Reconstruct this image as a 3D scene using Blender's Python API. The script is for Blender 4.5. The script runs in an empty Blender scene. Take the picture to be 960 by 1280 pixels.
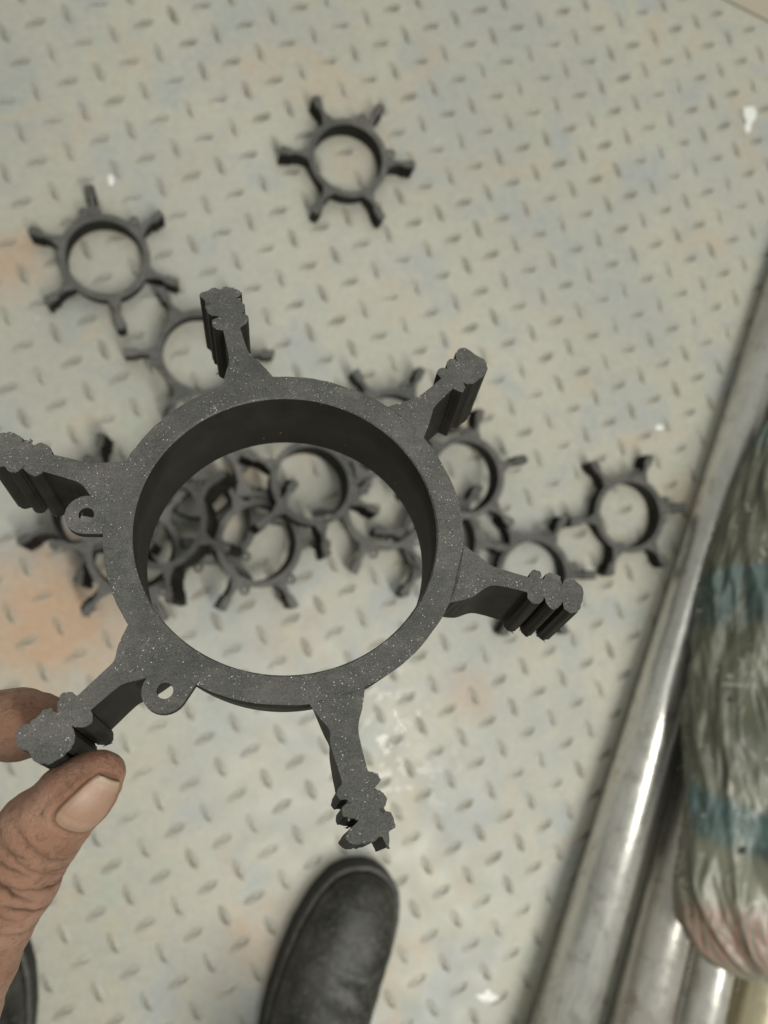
import bpy, bmesh, math, random
import numpy as np
from mathutils import noise as mnoise
from mathutils import Vector, Matrix

random.seed(7); np.random.seed(7)
S = bpy.context.scene
COL = S.collection

# ------------------------------------------------------------------ camera
H = 0.885                                   # lens height above the plate floor
F = 1000.0                                 # focal length in photograph pixels (960 x 1280)
nd = np.array([-0.2340, 0.0708, 1.0]); nd /= np.linalg.norm(nd)     # straight down, in lens axes (x right, y down, z ahead)
Zw = -nd
Xw = np.array([1., 0, 0]) - nd * nd[0]; Xw /= np.linalg.norm(Xw)
Yw = np.cross(Zw, Xw)
RW = np.array([Xw, Yw, Zw])                # lens axes -> world axes
def W(p):
    return Vector(RW @ np.asarray(p, float)) + Vector((0, 0, H))
def ray(px, py):
    return np.array([(px - 480) / F, (py - 640) / F, 1.0])
def at(px, py, depth):                     # world point at a given distance ahead
    return W(ray(px, py) * depth)
def on(px, py, z=0.0):                     # world point at a given height above the floor
    d = RW @ ray(px, py)
    t = (z - H) / d[2]
    return Vector(d * t) + Vector((0, 0, H))
def hit(px, py, p0, n):                    # world point where a sight line meets a plane
    d = Vector(RW @ ray(px, py)); o = Vector((0, 0, H))
    return o + d * ((p0 - o).dot(n) / d.dot(n))

cd = bpy.data.cameras.new('camera'); cam = bpy.data.objects.new('camera', cd); COL.objects.link(cam)
M = Matrix.Identity(4)
for k, v in enumerate((RW @ [1, 0, 0], RW @ [0, -1, 0], RW @ [0, 0, -1])):
    for r in range(3): M[r][k] = v[r]
M[2][3] = H
cam.matrix_world = M
cd.sensor_fit = 'VERTICAL'; cd.sensor_height = 36.0; cd.lens = 36.0 * F / 1280
cd.clip_start = 0.01; cd.clip_end = 50
cd.dof.use_dof = True; cd.dof.focus_distance = 0.203; cd.dof.aperture_fstop = cd.lens / 1.9
S.camera = cam

# ------------------------------------------------------------------ light
world = bpy.data.worlds.new('World'); S.world = world; world.use_nodes = True
bg = world.node_tree.nodes['Background']
bg.inputs[0].default_value = (0.98, 1.0, 0.92, 1); bg.inputs[1].default_value = 0.31
def area(name, loc, target, size, sizey, power, col):
    l = bpy.data.lights.new(name, 'AREA'); l.shape = 'RECTANGLE'; l.size = size; l.size_y = sizey
    l.energy = power; l.color = col
    o = bpy.data.objects.new(name, l); COL.objects.link(o); o.location = loc
    o.rotation_euler = (Vector(target) - Vector(loc)).to_track_quat('-Z', 'Y').to_euler()
    return o
area('ceiling_lamp', (0.86, -1.30, 2.9), (0.5, -0.4, 0), 0.22, 1.9, 65, (0.985, 0.975, 0.90))
area('ceiling_lamp', (0.35, 0.9, 3.0), (0, 0.1, 0), 2.4, 2.4, 26, (0.98, 1.0, 0.97))
S.view_settings.view_transform = 'Standard'; S.view_settings.look = 'None'
S.view_settings.exposure = 0.0; S.view_settings.gamma = 1.0; S.view_settings.use_curve_mapping = False

# ------------------------------------------------------------------ helpers
def tag(o, label=None, cat=None, group=None, kind=None):
    if label: o['label'] = label
    if cat: o['category'] = cat
    if group: o['group'] = group
    if kind: o['kind'] = kind
    return o
def link(name, me, mats, parent=None, smooth=False):
    if mats is not None and not me.materials:
        for m in (mats if isinstance(mats, (list, tuple)) else [mats]): me.materials.append(m)
    if smooth: me.polygons.foreach_set('use_smooth', [True] * len(me.polygons))
    o = bpy.data.objects.new(name, me); COL.objects.link(o)
    if parent: o.parent = parent
    return o
def mesh_of(bm, name):
    me = bpy.data.meshes.new(name); bm.to_mesh(me); bm.free(); return me
def pydata(name, v, f):
    me = bpy.data.meshes.new(name); me.from_pydata([tuple(p) for p in v], [], f); me.update(); return me
def empty(name, loc, rot=None):
    o = bpy.data.objects.new(name, None); COL.objects.link(o); o.empty_display_size = 0.02
    o.location = loc
    if rot is not None: o.rotation_mode = 'QUATERNION'; o.rotation_quaternion = rot
    return o

class NT:
    def __init__(s, name):
        s.m = bpy.data.materials.new(name); s.m.use_nodes = True
        s.t = s.m.node_tree; s.b = s.t.nodes['Principled BSDF']
    def n(s, typ, **kw):
        x = s.t.nodes.new(typ)
        for k, v in kw.items():
            if k in x.inputs.keys() and not hasattr(type(x), k): x.inputs[k].default_value = v
            else: setattr(x, k, v)
        return x
    def l(s, a, b): s.t.links.new(a, b)
    def coord(s, which='Object'):
        return s.n('ShaderNodeTexCoord').outputs[which]
    def noise(s, vec, scale, detail=4, rough=0.55, dist=0):
        x = s.n('ShaderNodeTexNoise'); s.l(vec, x.inputs['Vector'])
        x.inputs['Scale'].default_value = scale; x.inputs['Detail'].default_value = detail
        x.inputs['Roughness'].default_value = rough; x.inputs['Distortion'].default_value = dist
        return x
    def ramp(s, fac, stops, interp='LINEAR'):
        x = s.n('ShaderNodeValToRGB'); s.l(fac, x.inputs[0]); r = x.color_ramp; r.interpolation = interp
        while len(r.elements) < len(stops): r.elements.new(0.5)
        for e, (p, c) in zip(r.elements, stops):
            e.position = p; e.color = (*c, 1) if isinstance(c, tuple) else (c, c, c, 1)
        return x.outputs[0]
    def mix(s, fac, a, b, mode='MIX'):
        x = s.n('ShaderNodeMix', data_type='RGBA', blend_type=mode)
        for i, v in ((0, fac), (6, a), (7, b)):
            if hasattr(v, 'is_linked'): s.l(v, x.inputs[i])
            elif i == 0: x.inputs[0].default_value = v
            else: x.inputs[i].default_value = (*v, 1)
        return x.outputs[2]
    def math(s, op, a, b=0.0, clamp=False):
        x = s.n('ShaderNodeMath', operation=op, use_clamp=clamp)
        for i, v in ((0, a), (1, b)):
            if hasattr(v, 'is_linked'): s.l(v, x.inputs[i])
            else: x.inputs[i].default_value = v
        return x.outputs[0]
    def bump(s, h, strength, dist):
        x = s.n('ShaderNodeBump'); s.l(h, x.inputs['Height']); x.inputs['Strength'].default_value = strength
        x.inputs['Distance'].default_value = dist; s.l(x.outputs[0], s.b.inputs['Normal']); return x
    def set(s, **kw):
        for k, v in kw.items():
            k = k.replace('_', ' ')
            if hasattr(v, 'is_linked'): s.l(v, s.b.inputs[k])
            else: s.b.inputs[k].default_value = (*v, 1) if isinstance(v, tuple) else v
        return s.m

# ------------------------------------------------------------------ materials
def mat_floor(tread=False):
    t = NT('worn_pale_paint_tread' if tread else 'worn_pale_paint')
    geo = t.n('ShaderNodeNewGeometry').outputs['Position']
    base = t.ramp(t.noise(geo, 3.0, 5).outputs[0], [(0.3, (0.425, 0.410, 0.340)), (0.7, (0.49, 0.470, 0.395))])
    # bluish remains of an older coat
    blue = t.ramp(t.noise(geo, 13.0, 5, 0.6, 0.4).outputs[0], [(0.52, 0.0), (0.66, 1.0)])
    c = t.mix(t.math('MULTIPLY', blue, 0.55), base, (0.335, 0.37, 0.385))
    mp = t.n('ShaderNodeMapping'); t.l(geo, mp.inputs[0]); mp.inputs['Location'].default_value = (3.1, 7.7, 0)
    ora = t.ramp(t.noise(mp.outputs[0], 9.0, 5, 0.6, 0.6).outputs[0], [(0.55, 0.0), (0.72, 1.0)])
    c = t.mix(t.math('MULTIPLY', ora, 0.6), c, (0.52, 0.385, 0.245))
    mp3 = t.n('ShaderNodeMapping'); t.l(geo, mp3.inputs[0]); mp3.inputs['Location'].default_value = (-5.3, 2.2, 0)
    grn = t.ramp(t.noise(mp3.outputs[0], 20.0, 4, 0.6, 0.3).outputs[0], [(0.56, 0.0), (0.7, 1.0)])
    c = t.mix(t.math('MULTIPLY', grn, 0.35), c, (0.36, 0.43, 0.36))
    yel = t.ramp(t.noise(mp.outputs[0], 26.0, 4, 0.6).outputs[0], [(0.6, 0.0), (0.74, 1.0)])
    c = t.mix(t.math('MULTIPLY', yel, 0.35), c, (0.52, 0.45, 0.27))
    big = t.ramp(t.noise(geo, 4.5, 4, 0.6, 0.3).outputs[0], [(0.46, 0.0), (0.62, 1.0)])
    c = t.mix(t.math('MULTIPLY', big, 0.5), c, (0.36, 0.375, 0.365))
    # three larger rubbed rusty-orange patches
    for (px, py, r, am) in ((60, 780, 0.11, .85), (10, 330, 0.05, .6), (590, 870, 0.04, .4), (330, 1180, 0.05, .4)):
        p = on(px, py)
        v = t.n('ShaderNodeVectorMath', operation='DISTANCE'); t.l(geo, v.inputs[0]); v.inputs[1].default_value = p
        d = t.math('ADD', v.outputs['Value'], t.math('MULTIPLY', t.math('SUBTRACT', t.noise(geo, 22, 4).outputs[0], 0.5), r * 1.6))
        f = t.ramp(t.math('DIVIDE', d, r), [(0.30, am), (1.0, 0.0)])
        c = t.mix(f, c, (0.50, 0.325, 0.205))
    grime = t.ramp(t.noise(geo, 120.0, 3, 0.7).outputs[0], [(0.35, 0.90), (0.62, 1.0)])
    c = t.mix(1.0, c, grime, 'MULTIPLY')
    white = t.ramp(t.noise(geo, 75.0, 2, 0.5).outputs[0], [(0.775, 0.0), (0.79, 1.0)])
    c = t.mix(t.math('MULTIPLY', white, 0.7), c, (0.75, 0.74, 0.68))
    if tread:
        oi = t.n('ShaderNodeTexWhiteNoise', noise_dimensions='3D')
        sn = t.n('ShaderNodeVectorMath', operation='SNAP'); t.l(geo, sn.inputs[0]); sn.inputs[1].default_value = (0.027, 0.027, 1)
        t.l(sn.outputs[0], oi.inputs[0])
        w = t.noise(geo, 11.0, 3).outputs[0]
        f = t.math('ADD', t.math('MULTIPLY', t.math('SUBTRACT', w, 0.36), 2.8), 0.12, True)
        c = t.mix(f, c, (0.30, 0.285, 0.232))
        scr = t.ramp(t.noise(geo, 300.0, 2).outputs[0], [(0.6, 0.0), (0.75, 0.5)])
        c = t.mix(scr, c, (0.4, 0.38, 0.3))
    rough = t.ramp(t.noise(geo, 30.0, 4).outputs[0], [(0.3, 0.34), (0.7, 0.55)])
    polished = t.ramp(t.noise(geo, 60.0, 3).outputs[0], [(0.55, 1.0), (0.60, 0.26)])
    pv = t.n('ShaderNodeVectorMath', operation='DISTANCE'); t.l(geo, pv.inputs[0]); pv.inputs[1].default_value = on(518, 915)
    pm = t.ramp(t.math('DIVIDE', t.math('ADD', pv.outputs['Value'], t.math('MULTIPLY', t.noise(geo, 30, 3).outputs[0], 0.06)), 0.16), [(0.35, 1.0), (0.95, 0.0)])
    rough = t.mix(pm, rough, t.math('MULTIPLY', rough, polished))
    t.bump(t.noise(geo, 240.0, 3).outputs[0], 0.25, 0.0012)
    return t.set(Base_Color=c, Roughness=rough, Specular_IOR_Level=0.45)
def mat_plain(name, col, rough=0.6, noise_scale=60.0, var=0.25, metallic=0.0, bump=0.0):
    t = NT(name); g = t.coord()
    n = t.noise(g, noise_scale, 5).outputs[0]
    a = tuple(x * (1 - var) for x in col); b = tuple(x * (1 + var) for x in col)
    c = t.ramp(n, [(0.3, a), (0.7, b)])
    if bump: t.bump(t.noise(g, noise_scale * 4, 4).outputs[0], 0.5, bump)
    return t.set(Base_Color=c, Roughness=rough, Metallic=metallic)
def mat_cut():                             # sawn rubber: grey, dusty, with bright flecks
    t = NT('sawn_rubber_face'); g = t.n('ShaderNodeNewGeometry').outputs['Position']
    big = t.noise(g, 75, 5, 0.7).outputs[0]
    c = t.ramp(big, [(0.32, (0.060, 0.065, 0.057)), (0.5, (0.085, 0.083, 0.075)), (0.68, (0.118, 0.108, 0.101))])
    c = t.mix(1.0, c, t.ramp(t.noise(g, 11, 3).outputs[0], [(0.35, 0.80), (0.65, 1.25)]), 'MULTIPLY')
    fine = t.ramp(t.noise(g, 2600, 3, 0.7).outputs[0], [(0.3, 0.52), (0.7, 1.50)])
    c = t.mix(1.0, c, fine, 'MULTIPLY')
    # saw lines
    mp = t.n('ShaderNodeMapping'); t.l(g, mp.inputs[0]); mp.inputs['Scale'].default_value = (1, 14, 1); mp.inputs['Rotation'].default_value = (0, 0, 0.6)
    saw = t.ramp(t.noise(mp.outputs[0], 160, 2).outputs[0], [(0.35, 0.95), (0.65, 1.05)])
    c = t.mix(1.0, c, saw, 'MULTIPLY')
    v = t.n('ShaderNodeTexVoronoi'); t.l(g, v.inputs['Vector']); v.inputs['Scale'].default_value = 2600
    sep = t.n('ShaderNodeSeparateColor'); t.l(v.outputs['Color'], sep.inputs[0])
    dens = t.ramp(t.noise(g, 130, 3, 0.6).outputs[0], [(0.42, 0.965), (0.62, 0.68)])
    on_ = t.math('GREATER_THAN', sep.outputs[0], dens)
    size = t.math('LESS_THAN', v.outputs['Distance'], t.math('MULTIPLY', sep.outputs[1], 0.40))
    fl = t.math('MULTIPLY', on_, size)
    # smears of pale dust rubbed along the face
    mp4 = t.n('ShaderNodeMapping'); t.l(g, mp4.inputs[0]); mp4.inputs['Scale'].default_value = (1, 1.5, 1); mp4.inputs['Rotation'].default_value = (0, 0, -0.8)
    sm = t.ramp(t.noise(mp4.outputs[0], 110, 5, 0.7, 0.6).outputs[0], [(0.54, 0.0), (0.72, 0.55)])
    c = t.mix(sm, c, (0.165, 0.155, 0.135))
    c = t.mix(t.math('MULTIPLY', fl, t.math('ADD', t.math('MULTIPLY', sep.outputs[2], 0.6), 0.4)), c, (0.62, 0.62, 0.58))
    t.bump(t.noise(g, 1500, 3).outputs[0], 0.35, 0.0002)
    return t.set(Base_Color=c, Roughness=0.62, Specular_IOR_Level=0.35)
def mat_rubber():
    t = NT('moulded_black_rubber'); g = t.n('ShaderNodeNewGeometry').outputs['Position']
    c = t.ramp(t.noise(g, 120, 4).outputs[0], [(0.3, (0.011, 0.0105, 0.008)), (0.7, (0.021, 0.0195, 0.015))])
    v = t.n('ShaderNodeTexVoronoi'); t.l(g, v.inputs['Vector']); v.inputs['Scale'].default_value = 420
    sep = t.n('ShaderNodeSeparateColor'); t.l(v.outputs['Color'], sep.inputs[0])
    fl = t.math('MULTIPLY', t.math('GREATER_THAN', sep.outputs[0], 0.965), t.math('LESS_THAN', v.outputs['Distance'], 0.13))
    c = t.mix(t.math('MULTIPLY', fl, 0.45), c, (0.35, 0.33, 0.3))
    t.bump(t.noise(g, 900, 3).outputs[0], 0.2, 0.0002)
    return t.set(Base_Color=c, Roughness=0.6, Specular_IOR_Level=0.16)
def mat_pipe(name, tint, rust=0.0):
    t = NT(name); g = t.coord()
    mp = t.n('ShaderNodeMapping'); t.l(g, mp.inputs[0]); mp.inputs['Scale'].default_value = (1, 1, 0.25)
    c = t.ramp(t.noise(mp.outputs[0], 60, 5, 0.6).outputs[0], [(0.3, tuple(x * 0.82 for x in tint)), (0.7, tint)])
    sp = t.ramp(t.noise(g, 55, 4, 0.7).outputs[0], [(0.54, 0.0), (0.66, 1.0)])
    c = t.mix(t.math('MULTIPLY', sp, 0.45), c, (0.30, 0.27, 0.2))
    if rust:
        rs = t.ramp(t.noise(g, 14, 5, 0.6).outputs[0], [(0.56, 0.0), (0.68, 1.0)])
        c = t.mix(t.math('MULTIPLY', rs, rust), c, (0.25, 0.09, 0.045))
    r = t.ramp(t.noise(g, 90, 4).outputs[0], [(0.3, 0.25), (0.7, 0.38)])
    mps = t.n('ShaderNodeMapping'); t.l(g, mps.inputs[0]); mps.inputs['Scale'].default_value = (1, 1, .06)
    scr = t.ramp(t.noise(mps.outputs[0], 520, 3, 0.7).outputs[0], [(0.36, 0.80), (0.46, 1.0)])
    c = t.mix(1.0, c, scr, 'MULTIPLY')
    t.bump(t.math('ADD', t.noise(g, 70, 3).outputs[0], t.math('MULTIPLY', t.noise(g, 300, 2).outputs[0], 0.12)), 0.22, 0.0014)
    return t.set(Base_Color=c, Metallic=0.75, Roughness=r)
def mat_skin():
    t = NT('weathered_skin'); g = t.coord()
    c = t.ramp(t.noise(g, 70, 5, 0.6).outputs[0], [(0.3, (0.26, 0.135, 0.080)), (0.55, (0.37, 0.205, 0.135)), (0.75, (0.45, 0.265, 0.185))])
    blot = t.ramp(t.noise(g, 160, 4, 0.6).outputs[0], [(0.44, 0.0), (0.62, 1.0)])
    c = t.mix(t.math('MULTIPLY', blot, 0.35), c, (0.31, 0.13, 0.085))
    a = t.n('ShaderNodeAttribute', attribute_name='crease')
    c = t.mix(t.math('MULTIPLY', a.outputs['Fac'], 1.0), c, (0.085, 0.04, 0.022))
    dirt = t.ramp(t.noise(g, 420, 4, 0.7).outputs[0], [(0.52, 0.0), (0.68, 0.6)])
    c = t.mix(dirt, c, (0.13, 0.066, 0.036))
    v = t.n('ShaderNodeTexVoronoi', feature='DISTANCE_TO_EDGE'); t.l(g, v.inputs['Vector']); v.inputs['Scale'].default_value = 1500
    h = t.math('ADD', t.math('MULTIPLY', t.math('MINIMUM', v.outputs['Distance'], 0.10), 0.5), t.math('MULTIPLY', t.noise(g, 800, 5, 0.8).outputs[0], 0.9))
    t.bump(h, 0.9, 0.0013)
    m = t.set(Base_Color=c, Roughness=0.40, Specular_IOR_Level=0.5, Subsurface_Weight=0.12)
    t.b.inputs['Subsurface Radius'].default_value = (0.003, 0.0012, 0.0006); t.b.inputs['Subsurface Scale'].default_value = 1.0
    return m
def mat_nail():
    t = NT('thumb_nail'); g = t.coord('UV')
    sx = t.n('ShaderNodeSeparateXYZ'); t.l(g, sx.inputs[0])
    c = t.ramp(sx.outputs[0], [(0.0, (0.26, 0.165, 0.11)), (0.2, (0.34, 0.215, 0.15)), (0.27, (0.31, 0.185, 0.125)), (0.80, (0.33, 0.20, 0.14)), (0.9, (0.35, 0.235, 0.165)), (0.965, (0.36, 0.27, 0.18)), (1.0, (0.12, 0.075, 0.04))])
    mp = t.n('ShaderNodeMapping'); t.l(g, mp.inputs[0]); mp.inputs['Scale'].default_value = (1.2, 26, 1)
    n = t.noise(mp.outputs[0], 3, 4).outputs[0]
    c = t.mix(1.0, c, t.ramp(n, [(0.3, 0.80), (0.7, 1.06)]), 'MULTIPLY')
    t.bump(n, 0.25, 0.0003)
    return t.set(Base_Color=c, Roughness=0.42, Specular_IOR_Level=0.45)
def mat_leather():
    t = NT('scuffed_black_leather'); g = t.coord()
    c = t.ramp(t.noise(g, 24, 5, 0.6).outputs[0], [(0.35, (0.010, 0.010, 0.008)), (0.7, (0.045, 0.044, 0.037))])
    sc = t.ramp(t.noise(g, 60, 5, 0.7, 0.5).outputs[0], [(0.48, 0.0), (0.66, 1.0)])
    c = t.mix(t.math('MULTIPLY', sc, 0.35), c, (0.13, 0.125, 0.105))
    ds = t.ramp(t.noise(g, 240, 4, 0.7).outputs[0], [(0.55, 0.0), (0.68, 0.5)])
    c = t.mix(ds, c, (0.17, 0.16, 0.13))
    t.bump(t.noise(g, 160, 4).outputs[0], 0.3, 0.001)
    return t.set(Base_Color=c, Roughness=0.50, Specular_IOR_Level=0.45)
def mat_sack():
    t = NT('woven_plastic_sack'); uv = t.coord('UV')
    sx = t.n('ShaderNodeSeparateXYZ'); t.l(uv, sx.inputs[0])
    g = t.coord()
    n = t.noise(g, 14, 5, 0.6).outputs[0]
    c = t.ramp(n, [(0.3, (0.062, 0.066, 0.042)), (0.55, (0.105, 0.108, 0.074)), (0.75, (0.17, 0.172, 0.13))])
    wv = t.math('ADD', sx.outputs[1], t.math('MULTIPLY', t.math('SUBTRACT', t.noise(g, 16, 4).outputs[0], 0.5), 0.018))
    # pale lower half
    pale = t.ramp(wv, [(0.60, 0.0), (0.86, 1.0)])
    c = t.mix(t.math('MULTIPLY', pale, 0.6), c, (0.25, 0.245, 0.185))
    # two printed teal bands
    band = t.ramp(wv, [(0.0, 0.55), (0.145, 0.55), (0.17, 0.0), (0.346, 0.0), (0.353, 0.75), (0.43, 0.6), (0.445, 0.0)])
    # lower band sags towards its middle
    band2v = t.math('ADD', wv, t.math('MULTIPLY', t.math('SUBTRACT', sx.outputs[0], 0.08), -0.3))
    band2 = t.ramp(band2v, [(0.685, 0.0), (0.70, 0.9), (0.755, 0.75), (0.775, 0.0)])
    teal = t.ramp(t.noise(g, 45, 5, 0.75).outputs[0], [(0.36, (0.018, 0.045, 0.05)), (0.7, (0.085, 0.15, 0.145))])
    c = t.mix(band, c, teal); c = t.mix(band2, c, teal)
    # red hatched printing at the closed end
    hx = t.math('SINE', t.math('MULTIPLY', t.math('ADD', sx.outputs[0], t.math('MULTIPLY', wv, 0.35)), 520))
    hm = t.math('MULTIPLY', t.math('GREATER_THAN', hx, -0.1), t.ramp(wv, [(0.86, 0.0), (0.885, 0.75), (0.955, 0.75), (0.985, 0.0)]))
    hm = t.math('MULTIPLY', hm, t.ramp(t.noise(g, 60, 3).outputs[0], [(0.3, 0.4), (0.6, 1.0)]))
    c = t.mix(hm, c, (0.33, 0.12, 0.10))
    # white scuffs along the creases
    mp = t.n('ShaderNodeMapping'); t.l(uv, mp.inputs[0]); mp.inputs['Scale'].default_value = (24, 7, 1); mp.inputs['Rotation'].default_value = (0, 0, 0.22)
    st = t.ramp(t.noise(mp.outputs[0], 1.3, 5, 0.65, 0.4).outputs[0], [(0.54, 0.0), (0.66, 1.0)])
    c = t.mix(t.math('MULTIPLY', st, 0.6), c, (0.40, 0.39, 0.32))
    wp = t.ramp(t.noise(g, 38, 5, 0.7, 1.0).outputs[0], [(0.60, 0.0), (0.68, 0.8)])
    c = t.mix(wp, c, (0.46, 0.45, 0.38))
    for (u0, v0, rr) in ((.158, .785, .0075), (.046, .836, .0085), (.20, .50, .006), (.13, .555, .005)):
        vs_ = t.n('ShaderNodeVectorMath', operation='DISTANCE'); t.l(uv, vs_.inputs[0]); vs_.inputs[1].default_value = (u0, v0, 0)
        dd = t.math('ADD', vs_.outputs['Value'], t.math('MULTIPLY', t.math('SUBTRACT', t.noise(g, 180, 3).outputs[0], 0.5), rr * 1.2))
        c = t.mix(t.ramp(t.math('DIVIDE', dd, rr), [(0.75, 1.0), (1.0, 0.0)]), c, (0.008, 0.008, 0.007))
    mp2 = t.n('ShaderNodeMapping'); t.l(uv, mp2.inputs[0]); mp2.inputs['Scale'].default_value = (260, 200, 1)
    w = t.n('ShaderNodeTexChecker'); t.l(mp2.outputs[0], w.inputs[0]); w.inputs['Scale'].default_value = 1.0
    t.bump(t.math('ADD', t.math('MULTIPLY', w.outputs['Fac'], 0.2), t.noise(g, 160, 4, 0.6).outputs[0]), 0.30, 0.0008)
    return t.set(Base_Color=c, Roughness=0.36, Specular_IOR_Level=0.55)

M_FLOOR, M_TREAD = mat_floor(), mat_floor(True)
M_CUT, M_RUB = mat_cut(), mat_rubber()
M_SKIN, M_NAIL, M_LEATHER, M_SACK = mat_skin(), mat_nail(), mat_leather(), mat_sack()
M_SOLE = mat_plain('boot_sole_rubber', (0.012, 0.011, 0.010), 0.7, 80, 0.3, bump=0.001)
M_WELT = mat_plain('dusty_boot_welt', (0.075, 0.072, 0.06), 0.7, 120, 0.5)
M_BASE = mat_plain('bare_tan_floor', (0.44, 0.385, 0.295), 0.6, 9, 0.08, bump=0.001)

# ------------------------------------------------------------------ floor
pa, pb = on(905, 0), on(960, 28)
sd = (pb - pa).normalized(); sn = Vector((sd.y, -sd.x, 0))
if sn.dot(-pa) < 0: sn = -sn                                   # towards the plate in view
floor = link('floor', pydata('floor', [(-4, -4, -.006), (4, -4, -.006), (4, 4, -.006), (-4, 4, -.006)], [(0, 1, 2, 3)]), M_BASE)
tag(floor, 'tan bare floor strip beyond the edge of the tread plate', kind='structure')
bm = bmesh.new()
q = [pa - sd * 3, pa + sd * 3, pa + sd * 3 + sn * 3.6, pa - sd * 3 + sn * 3.6]
vs = [bm.verts.new((p.x, p.y, 0)) for p in q]
fc = bm.faces.new(vs)
if fc.normal.z < 0: fc.normal_flip()
bm.normal_update()
if fc.normal.z < 0: bmesh.ops.reverse_faces(bm, faces=[fc])
r = bmesh.ops.extrude_face_region(bm, geom=[fc])
for v in r['geom']:
    if isinstance(v, bmesh.types.BMVert): v.co.z = -.0055
bmesh.ops.recalc_face_normals(bm, faces=bm.faces[:])
plate = link('floor_plate', mesh_of(bm, 'floor_plate'), M_FLOOR)
tag(plate, 'pale painted steel tread plate covered in small raised lozenges', kind='structure')

# dark open joint along the plate's edge
jv = [pa - sd * 3, pa + sd * 3, pa + sd * 3 - sn * .006, pa - sd * 3 - sn * .006]
tag(link('plate_joint', pydata('plate_joint', [(p.x, p.y, -.0035) for p in jv], [(0, 1, 2, 3)]), mat_plain('dirt_in_joint', (0.05, 0.042, 0.03), 0.9)), 'dark dirt-filled joint along the edge of the tread plate', kind='structure')

# raised lozenges of the plate
LA, LB, LO0, LO1, LTH = .0570570, .0546281, 4.2506-4, .504510, .2908881
U = np.array([math.cos(LTH), math.sin(LTH), 0]); E1 = U - nd * (U @ nd); E1 /= np.linalg.norm(E1); E2 = np.cross(nd, E1)
def lat(i, j): return W(H * (nd + E1 * LA * (i + LO0) + E2 * LB * (j + LO1)))
def tread_mesh():
    L, B, Z = .0136, .0052, .0006
    out, mid = [], []
    N = 6
    for k in range(N + 1):
        s = -1 + 2 * k / N; out.append((s * L, B * (1 - s * s) ** 0.55 if abs(s) < 1 else 0))
    v = []; f = []
    up = [len(v) + i for i in range(N + 1)]; v += [(x, y, 0) for x, y in out]
    dn = [len(v) + i for i in range(1, N)]; v += [(x, -y, 0) for x, y in out[1:-1]]; dn = [up[0]] + dn + [up[-1]]
    ru = [len(v) + i for i in range(N - 1)]; v += [(x * .93, y * .62, Z) for x, y in out[1:-1]]
    rd = [len(v) + i for i in range(N - 1)]; v += [(x * .93, -y * .62, Z) for x, y in out[1:-1]]
    for k in range(N):
        a, b = up[k], up[k + 1]
        if k == 0: f.append((a, ru[0], b))
        elif k == N - 1: f.append((a, ru[-1], b))
        else: f.append((a, ru[k - 1], ru[k], b))
        a, b = dn[k], dn[k + 1]
        if k == 0: f += [(a, b, rd[0]), (a, rd[0], ru[0])]
        elif k == N - 1: f += [(a, b, rd[-1]), (rd[-1], b, ru[-1])]
        else: f += [(a, b, rd[k], rd[k - 1]), (ru[k - 1], rd[k - 1], rd[k], ru[k])]
    return v, f
tv, tf = tread_mesh()
tme = pydata('tread', tv, tf); tme.materials.append(M_TREAD)
tme.polygons.foreach_set('use_smooth', [True] * len(tme.polygons))
def project(p):
    c = RW.T @ (np.array(p) - [0, 0, H]); return 480 + F * c[0] / c[2], 640 + F * c[1] / c[2], c[2]
spots = []
du = (lat(1, 0) - lat(0, 0)); dv = (lat(0, 1) - lat(0, 0))
hd, vd = du.normalized() - dv.normalized(), du.normalized() + dv.normalized()
ah, av = math.atan2(hd.y, hd.x), math.atan2(vd.y, vd.x)
for i in range(-48, 50):
    for j in range(-50, 50):
        for k in (0, 1):
            p = lat(i + .5 * k, j + .5 * k)
            if (p - pa).dot(sn) < .012 or abs(p.x) > 1.8 or abs(p.y) > 1.9: continue
            x, y, z = project(p)
            inside = -15 < x < 975 and -15 < y < 1295
            spots.append((0 if inside else 1, z, p, av if k else ah + .06))
spots.sort(key=lambda s: s[:2])
rest_v, rest_f = [], []
for n, (out_, z, p, a) in enumerate(spots):
    a += random.uniform(-.05, .05)
    if n < 300:
        o = link('tread', tme, None, plate); o.location = (p.x, p.y, 0.0001); o.rotation_euler = (0, 0, a)
    else:
        c, s = math.cos(a), math.sin(a); b = len(rest_v)
        rest_v += [(p.x + x * c - y * s, p.y + x * s + y * c, zz + .0001) for x, y, zz in tv]
        rest_f += [tuple(b + i for i in t) for t in tf]
o = link('treads', pydata('treads', rest_v, rest_f), M_TREAD, plate, True); tag(o, kind='stuff')

# spilled white paint on the plate
def paint_spot(cx, cy, pts, label):
    p = on(cx, cy)
    ring = [on(x, y) - p for x, y in pts]; n = len(ring)
    v = [(q.x, q.y, .0002) for q in ring] + [(q.x * .8, q.y * .8, .0009) for q in ring] + [(0, 0, .0011)]
    f = [(i, (i + 1) % n, n + (i + 1) % n, n + i) for i in range(n)] + [(n + i, n + (i + 1) % n, 2 * n) for i in range(n)]
    bm = bmesh.new(); me = pydata('paint_spot', v, f); bm.from_mesh(me); bmesh.ops.recalc_face_normals(bm, faces=bm.faces[:]); bm.to_mesh(me); bm.free()
    o = link('paint_spot', me, M_WHITE, None, True); o.location = (p.x, p.y, 0.0)
    tag(o, label, 'paint spot', 'white paint spots dried on the plate floor')
M_WHITE = mat_plain('white_paint', (0.80, 0.80, 0.76), 0.4, 200, 0.05)
paint_spot(936, 143, [(930, 134), (942, 133), (946, 141), (944, 149), (940, 153), (938, 164), (934, 167), (931, 160), (932, 153), (928, 145)], 'white paint drip with a tail near the top right plate corner')
paint_spot(138, 224, [(134, 219), (140, 218), (143, 225), (141, 232), (136, 231)], 'small white paint fleck above the upper left ring')
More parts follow.
